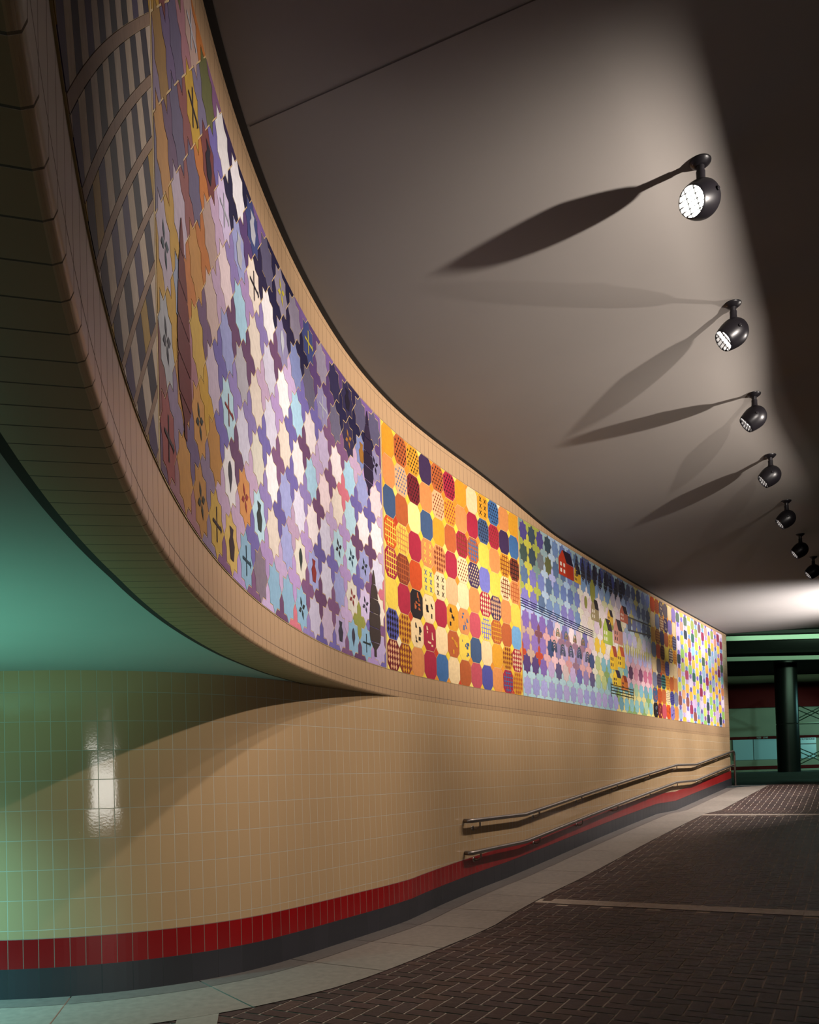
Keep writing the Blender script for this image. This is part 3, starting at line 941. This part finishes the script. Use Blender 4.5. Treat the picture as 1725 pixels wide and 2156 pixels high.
rail_line(0.0, .47, .545, .52, 4, .034, (46, 50, 80))
rail_line(.60, .80, .185, .18, 4, .05, (66, 62, 40), .016)
for k in range(5):
    x = gu(.60 + .05 * k); T.poly([(x, gv(.10)), (x + .022, gv(.10)), (x + .022, gv(.2)), (x, gv(.2))], lin((80, 72, 46)), top=0.0095, side=False)
rail_line(.77, 1.0, .73, .74, 1, .1, (90, 86, 80), .03)
rail_line(.77, 1.0, .63, .66, 1, .1, (90, 86, 80), .03)
for (u_, v_, r_) in ((.475, .80, .17), (.42, .70, .09), (.53, .60, .08), (.63, .62, .08)):
    x, z = gu(u_), gv(v_)
    T.poly([(x + r_ * .8 * math.cos(i * math.pi / 4 + .39), z + r_ * 1.2 * math.sin(i * math.pi / 4 + .39)) for i in range(8)], lin((150, 148, 70)), top=0.0088, side=False)
for i in range(9):
    cypress(T, gu(.36 + .044 * i), gv(.83), gv(.985), .2, lin((58, 54, 62)))
for i in range(14):
    x = gu(.68 + .022 * i); T.poly([(x, gv(.43)), (x + .03, gv(.47)), (x, gv(.53)), (x - .03, gv(.47))], lin((216, 204, 100)), top=0.0088, side=False)
T.build('tiles', t).matrix_parent_inverse = inv

quilt('narrow second octagon quilt tile panel toward the far end of the wall', U_D, U_E, Q2, 9)

# ---- hexagon and dot panel
random.seed(33)
t, inv = panel('mural_panel', 'far panel of yellow, green and white lozenge tiles with purple dots', U_E, U_F)
T = Tiles()
a, b = U_E + .008, U_F - .01
nu, nv = 14, 8
pu, pz = (b - a) / nu, (H1 - H0) / nv
WHT = [(222, 210, 230), (214, 204, 226), (228, 218, 226)]
for i in range(nu):
    f = i / nu
    for j in range(-1, nv + 1):
        cu = a + (i + .5) * pu; cz = H1 - (j + .5 + (.5 if i % 2 else 0)) * pz
        P = [(cu - .40 * pu, cz - .31 * pz), (cu, cz - .43 * pz), (cu + .40 * pu, cz - .31 * pz), (cu + .48 * pu, cz), (cu + .40 * pu, cz + .31 * pz), (cu, cz + .43 * pz), (cu - .40 * pu, cz + .31 * pz), (cu - .48 * pu, cz)]
        P = clip(P, a, b, H0 + .003, H1 - .003)
        v = (cz - H0) / (H1 - H0)
        r = random.random()
        if v > .86: c = pick((120, 90, 96), (216, 150, 130), (238, 180, 90), (100, 116, 96), (150, 60, 84), (240, 216, 226), (150, 160, 90))
        elif r < .30: c = pick((250, 210, 70), (250, 216, 90), (244, 190, 80))
        elif r < .47: c = pick((160, 206, 104), (206, 218, 110), (176, 190, 80))
        elif r < .60: c = pick((84, 104, 76), (60, 70, 78), (70, 110, 90))
        elif r < .72: c = pick((236, 176, 120), (216, 140, 90), (240, 190, 150))
        elif r < .80: c = pick((190, 84, 110), (160, 60, 90), (150, 90, 80))
        elif r < .88: c = pick((150, 206, 200), (160, 190, 206))
        else: c = pick((222, 190, 226), (236, 220, 236))
        if len(P) > 2: T.poly(shrink(P, .002), c, top=0.0062)
# white ground tiles between, and the dots
for i in range(nu + 1):
    for j in range(nv + 1):
        cu = a + i * pu; cz = H1 - j * pz - pz * .25
        P = clip([(cu - .5 * pu, cz - .25 * pz), (cu + .5 * pu, cz - .25 * pz), (cu + .5 * pu, cz + .25 * pz), (cu - .5 * pu, cz + .25 * pz)], a, b, H0 + .003, H1 - .003)
        if len(P) > 2: T.poly(P, pick(*WHT), top=0.0048)
        cz2 = cz - pz * .5
        P = clip([(cu - .5 * pu, cz2 - .25 * pz), (cu + .5 * pu, cz2 - .25 * pz), (cu + .5 * pu, cz2 + .25 * pz), (cu - .5 * pu, cz2 + .25 * pz)], a, b, H0 + .003, H1 - .003)
        if len(P) > 2: T.poly(P, pick(*WHT), top=0.0048)
for i in range(nu):
    for j in range(nv + 1):
        cu = a + (i + .5) * pu; cz = H1 - (j + (.5 if i % 2 else 0)) * pz
        P = [(cu + .27 * pu * math.cos(k * math.pi / 4), cz + .19 * pz * math.sin(k * math.pi / 4)) for k in range(8)]
        P = clip(P, a, b, H0 + .003, H1 - .003)
        if len(P) > 2: T.poly(P, pick((130, 110, 196), (206, 180, 226), (110, 96, 180), (170, 130, 200), (120, 160, 210), (150, 90, 150)), top=0.0088)
T.build('tiles', t).matrix_parent_inverse = inv

# ------------------------------------------------------------------ ceiling spotlights
LAMPS = [  # canopy plan position, aim vector, power
 (1.90, 5.09, (-2.5, -1.7, -1.55), 270, 'ball spotlight nearest the camera, its lens glaring white'),
 (2.72, 6.69, (-3.3, -0.1, -2.5), 160, 'second black ball spotlight from the front, its lens partly facing the camera'),
 (3.57, 8.34, (-3.27, 0.76, -2.6), 165, 'third black ball spotlight from the front, beside the edge of the lit ceiling'),
 (4.34, 9.76, (-3.34, 0.9, -2.6), 180, 'fourth black ball spotlight from the front, halfway along the row'),
 (5.15, 11.15, (-3.3, 1.0, -2.6), 180, 'fifth black ball spotlight from the front, against dark ceiling'),
 (6.10, 12.79, (-3.3, 1.0, -2.6), 180, 'sixth and second smallest black ball spotlight in the row'),
 (6.99, 14.22, (-3.3, 1.0, -2.6), 190, 'farthest black ball spotlight in sight, cut by the right picture edge'),
]
RB = 0.113
for x, y, d, pw, lab in LAMPS:
    cz = ceil_z(x, y)
    t = thing('ball_spotlight', lab, 'spotlight', (x, y, cz), 'ball spotlights along the ceiling')
    inv = Matrix.Translation(-t.location)
    def fin(mb, name, mat, parent=t, sm=True, ang=40):
        o = mb.build(name, mat, parent); o.matrix_parent_inverse = inv if parent is t else parent.matrix_parent_inverse
        if sm: shade_auto(o, ang)
        return o
    mb = MB(); Tm = Matrix.Translation((x, y, cz))
    mb.lathe([(0.0, -0.034), (0.030, -0.034), (0.040, -0.030), (0.062, -0.012), (0.066, -0.004), (0.066, 0.0), (0, 0.0)], Tm)
    canopy = fin(mb, 'canopy', M_LAMP)
    for k in (-1, 1):
        mb = MB(); mb.lathe([(0, -0.039), (0.006, -0.037), (0.007, -0.030), (0, -0.030)], Matrix.Translation((x + k * 0.045, y, cz + 0.014)), n=8)
        o = mb.build('screw', M_STEEL, canopy)
    mb = MB()
    mb.tube([(x, y, cz - 0.03), (x, y, cz - 0.062), (x, y, cz - 0.066), (x, y, cz - 0.10), (x, y, cz - 0.135)], [0.026, 0.022, 0.028, 0.027, 0.032], n=16)
    fin(mb, 'stem', M_LAMP)
    D = Vector(d).normalized()
    C = Vector((x, y, cz - 0.125 - RB))
    Rm = Matrix.Translation(C) @ D.to_track_quat('Z', 'Y').to_matrix().to_4x4()
    prof = []
    for k in range(15):
        a = math.pi - k * math.pi / 2 / 14
        prof.append((max(0.0, RB * math.sin(a)), RB * math.cos(a)))
    prof += [(RB * .995, .02), (RB * .965, .045), (RB * .915, .07), (RB * .85, .095), (RB * .78, .115), (RB * .755, .117), (RB * .74, .112), (RB * .78, .09), (RB * .80, .06)]
    mb = MB(); mb.lathe(prof, Rm, n=36); housing = fin(mb, 'housing', M_LAMP, ang=60)
    mb = MB(); mb.lathe([(0, .058), (RB * .45, .055), (RB * .805, .062)], Rm, n=28); fin(mb, 'lens', M_LENS)
    mb = MB(); ra = RB * .765
    for k in range(-2, 3):
        yy = k * ra * 0.34; hw = math.sqrt(max(0, ra * ra - yy * yy))
        mb.box((0, yy, .102), (2 * hw, 0.0045, 0.018))
    for k in (-1, 1):
        xx = k * ra * 0.36; hw = math.sqrt(ra * ra - xx * xx); mb.box((xx, 0, .0985), (0.0045, 2 * hw, 0.012))
    mb.v = [Rm @ v for v in mb.v]
    fin(mb, 'louver', M_LAMP, sm=False)
    mb = MB(); mb.lathe([(0, .0), (.012, 0), (.013, .012), (.010, .016), (0, .016)], Rm @ Matrix.Translation((RB * .97, 0, 0)) @ Matrix.Rotation(math.pi / 2, 4, 'Y'), n=12)
    fin(mb, 'knob', M_LAMP)
    l = bpy.data.lights.new('lamp_light', 'SPOT'); l.energy = pw; l.spot_size = math.radians(84 if x < 2 else 78); l.spot_blend = 0.7
    l.color = (1.0, 0.90, 0.82); l.shadow_soft_size = 0.06
    lo = bpy.data.objects.new('lamp_light', l); COL.objects.link(lo)
    lo.location = C + D * 0.15; aim(lo, D if x > 2 else Vector((-2.75, -0.45, -1.6)))
    lo.parent = t; lo.matrix_parent_inverse = inv

# ------------------------------------------------------------------ handrails
def rail_path(knots, off, step=0.25):
    ss = []
    for i in range(len(knots) - 1):
        ss += frange(knots[i][0], knots[i + 1][0], step)[(0 if i == 0 else 1):]
    return [Vector((*Upt(s, off), EYE + interp(s, [k[0] for k in knots], [k[1] for k in knots]))) for s in ss]
def handrail(label, knots, post):
    off = 0.10
    s0 = knots[0][0]
    P = rail_path(knots, off)
    t = thing('handrail', label, 'handrail', tuple(P[0]), 'handrails along the tiled wall')
    inv = Matrix.Translation(-t.location)
    def fin(mb, nm):
        o = mb.build(nm, M_RAIL, t); o.matrix_parent_inverse = inv; shade_auto(o, 45); return o
    start = [Vector((*Upt(s0 - 0.03, 0.012), P[0].z)), Vector((*Upt(s0 - 0.05, 0.06), P[0].z)), Vector((*Upt(s0 - 0.03, 0.09), P[0].z))]
    tail = []
    if post:
        e = P[-1]; d = (P[-1] - P[-2]).normalized(); d.z = 0; d.normalize()
        tail = [e + d * 0.12 + Vector((0, 0, 0.01)), e + d * 0.2 - Vector((0, 0, 0.02)), e + d * 0.24 - Vector((0, 0, 0.09))]
    mb = MB(); mb.tube(start + P + tail, 0.026, n=14); fin(mb, 'rail')
    if post:
        p = tail[-1]; fz = floor_z(p.x, p.y)
        mb = MB(); mb.tube([p + Vector((0, 0, .02)), (p.x, p.y, fz + 0.012)], 0.026, n=14)
        mb.lathe([(0, .014), (.06, .014), (.06, 0.004), (0, .004)], Matrix.Translation((p.x, p.y, fz)), n=18)
        fin(mb, 'end_post')
    for s in (10.22, 12.04, 13.76, 15.52, 17.44, 19.38, 21.38, 23.02, 24.3):
        z = EYE + interp(s, [k[0] for k in knots], [k[1] for k in knots])
        a = Vector((*Upt(s, off), z - 0.028)); b_ = Vector((*Upt(s, off), z - 0.075)); c = Vector((*Upt(s, 0.06), z - 0.10)); e = Vector((*Upt(s, 0.006), z - 0.10))
        mb = MB(); mb.tube([a, b_, c, e], 0.011, n=8)
        x_, y_, h_ = U(s); nrm = Vector((math.cos(h_), -math.sin(h_), 0))
        mb.lathe([(0, .012), (.026, .010), (.032, .0), (0, 0)], Matrix.Translation((*Upt(s, 0.001), z - 0.10)) @ nrm.to_track_quat('Z', 'Y').to_matrix().to_4x4(), n=14)
        fin(mb, 'bracket')
handrail('upper metal handrail on the wall, ending in a post at the far corner', [(10.02, -0.535), (11.56, -0.545), (19.36, 0.08), (20.96, 0.085), (24.66, 0.415)], True)
handrail('lower metal handrail running along the red tile band', [(10.02, -0.905), (11.56, -0.90), (19.30, -0.285), (20.90, -0.275), (24.74, 0.06)], False)

# ------------------------------------------------------------------ station hall beyond
Z_ST = EYE - 0.245
def boxo(name, c, size, mat, rot=0.0):
    mb = MB(); mb.box((0, 0, 0), size)
    o = mb.build(name, mat); o.location = c; o.rotation_euler = (0, 0, rot); return o
M_STEP = plain('step_granite', (52, 66, 68), 0.5, noise=0.1, scale=5)
M_HALL = plain('hall_wall', (158, 160, 132), 0.6, noise=0.05, scale=1.5)
M_HRED = plain('hall_red_band', (110, 22, 24), 0.8, spec=0.1)
M_BLUE = plain('pale_enamel_panel', (196, 236, 255), 0.3)
M_BEAM = plain('hall_beam', (196, 216, 196), 0.7)
M_COLM = plain('column_steel', (30, 34, 34), 0.35, metal=0.4, noise=0.1, scale=3)
M_HCEIL = plain('hall_ceiling', (40, 44, 42), 0.9)
struct(boxo('floor', (18, 25.9, EYE - 0.52), (26, 8.2, 0.04), M_STEP))
struct(boxo('trim_7', (18, 30.15, EYE - 0.4375), (26, 0.35, 0.135), M_STEP))
struct(boxo('floor', (18, 35.6, EYE - 0.37), (26, 10.6, 0.25), M_STEP))
struct(boxo('wall_far', (19, 40.1, EYE + 2.2), (22, 0.2, 5.0), M_HALL))
struct(boxo('baseboard_far', (19, 39.985, EYE - 0.06), (22, 0.03, 0.16), M_HRED))
struct(boxo('trim_8', (19, 39.85, EYE + 3.35), (22, 0.3, 1.1), M_HRED))
struct(boxo('trim_9', (15.5, 39.98, EYE + 1.37), (8.5, 0.04, 0.13), M_HRED))
struct(boxo('ceiling', (18, 33, EYE + 4.45), (26, 17, 0.2), M_HCEIL))
struct(boxo('trim_10', (16.5, 25.9, EYE + 3.98), (16, 0.18, 0.14), M_BEAM, 0.0))
struct(boxo('trim_11', (18.5, 31.0, EYE + 3.96), (16, 0.2, 0.15), M_BEAM, 0.05))
struct(boxo('trim_12', (17.2, 28.4, EYE + 4.2), (16, 4.6, 0.1), M_HCEIL))
struct(boxo('wall_station', (8.2, 33.0, EYE + 2.0), (0.3, 15, 5.0), M_DARK))

# enamel wall panels
for i, (xa, xb, lab) in enumerate([(15.45, 16.42, 'left pale blue enamel panel under the red sign strip in the station'),
                                   (16.44, 17.6, 'right pale blue enamel panel under the red sign strip in the station')]):
    p = boxo('wall_panel', ((xa + xb) / 2, 39.97, EYE + 0.81), (xb - xa - 0.015, 0.05, 0.97), M_BLUE)
    p['label'] = lab; p['category'] = 'panel'; p['group'] = 'enamel panels on the station wall'

def text_mesh(body, size, name, mat, parent, loc, depth=0.004):
    cu = bpy.data.curves.new(name, 'FONT'); cu.body = body; cu.size = size; cu.extrude = depth
    cu.align_x = 'CENTER'; cu.align_y = 'CENTER'
    tmp = bpy.data.objects.new('tmp', cu); COL.objects.link(tmp)
    dg = bpy.context.evaluated_depsgraph_get(); dg.update()
    me = bpy.data.meshes.new_from_object(tmp.evaluated_get(dg)); me.name = name
    bpy.data.objects.remove(tmp); bpy.data.curves.remove(cu)
    me.materials.clear(); me.materials.append(mat)
    o = bpy.data.objects.new(name, me); COL.objects.link(o)
    o.rotation_euler = (math.pi / 2, 0, 0); o.location = loc; o.parent = parent
    return o
M_WHITE = plain('white_letters', (236, 240, 236), 0.5)
s_ = thing('line_sign', 'thin dark red sign strip lettered RED LINE above the pale panels', 'sign', (16.85, 39.95, EYE + 1.375))
mb = MB(); mb.box((0, 0, 0), (1.3, 0.03, 0.125)); mb.build('sign_board', M_HRED, s_)
text_mesh('RED', 0.115, 'lettering', M_WHITE, s_, (-0.15, -0.02, 0.0))
text_mesh('LINE', 0.115, 'lettering', M_WHITE, s_, (0.17, -0.02, 0.0))
s_ = thing('direction_sign', 'pale framed notice panel behind the scaffold in the station', 'sign', (19.05, 39.95, EYE + 0.82))
mb = MB(); mb.box((0, 0, 0), (0.74, 0.05, 0.98)); mb.build('sign_board', M_BLUE, s_)
mb = MB(); mb.box((0, -0.01, 0.53), (0.84, 0.06, 0.08)); mb.build('header_strip', M_HRED, s_)
mb = MB(); mb.box((0, -0.03, 0.2), (0.74, 0.02, 0.045)); mb.build('divider', M_COLM, s_)
text_mesh('OUTBOUND', 0.12, 'lettering', plain('dark_letters', (30, 44, 50), 0.5), s_, (-0.02, -0.03, 0.42))

# column
c_ = thing('round_column', 'thick dark steel column standing in the station hall', 'column', (14.95, 33.0, Z_ST))
mb = MB(); mb.lathe([(0.42, 0.0), (0.42, 1.86), (0.41, 1.87)], Matrix.Identity(4), n=40); o = mb.build('lower_sleeve', M_COLM, c_); shade_auto(o)
mb = MB(); mb.lathe([(0.40, 1.87), (0.40, 1.90)], Matrix.Identity(4), n=40); o = mb.build('joint_ring', M_BLACK, c_); shade_auto(o)
mb = MB(); mb.lathe([(0.41, 1.90), (0.42, 1.91), (0.42, 4.58)], Matrix.Identity(4), n=40); o = mb.build('shaft', M_COLM, c_); shade_auto(o)

# scaffold
M_PIPE = plain('scaffold_pipe', (60, 74, 62), 0.4, metal=0.6)
sc = thing('scaffold', 'pipe scaffold with crossed braces and a plank right of the column', 'scaffold', (18.2, 37.0, Z_ST))
def pipe(name, a, b, r=0.022):
    mb = MB(); mb.tube([a, b], r, n=8); o = mb.build(name, M_PIPE, sc); shade_auto(o)
for yy in (0.0, 0.75):
    pipe('post', (-1.05, yy, 0), (-1.05, yy, 2.9)); pipe('post', (0.72, yy, 0), (0.72, yy, 2.9))
    pipe('brace', (-1.05, yy, 0.25), (0.72, yy, 1.05)); pipe('brace', (-1.05, yy, 1.05), (0.72, yy, 0.25))
    pipe('brace', (-1.05, yy, 2.15), (0.72, yy, 3.0)); pipe('brace', (-1.05, yy, 2.95), (0.72, yy, 2.15))
mb = MB(); mb.box((-0.15, 0.37, 2.12), (2.0, 0.8, 0.06)); mb.build('plank', M_BEAM, sc)
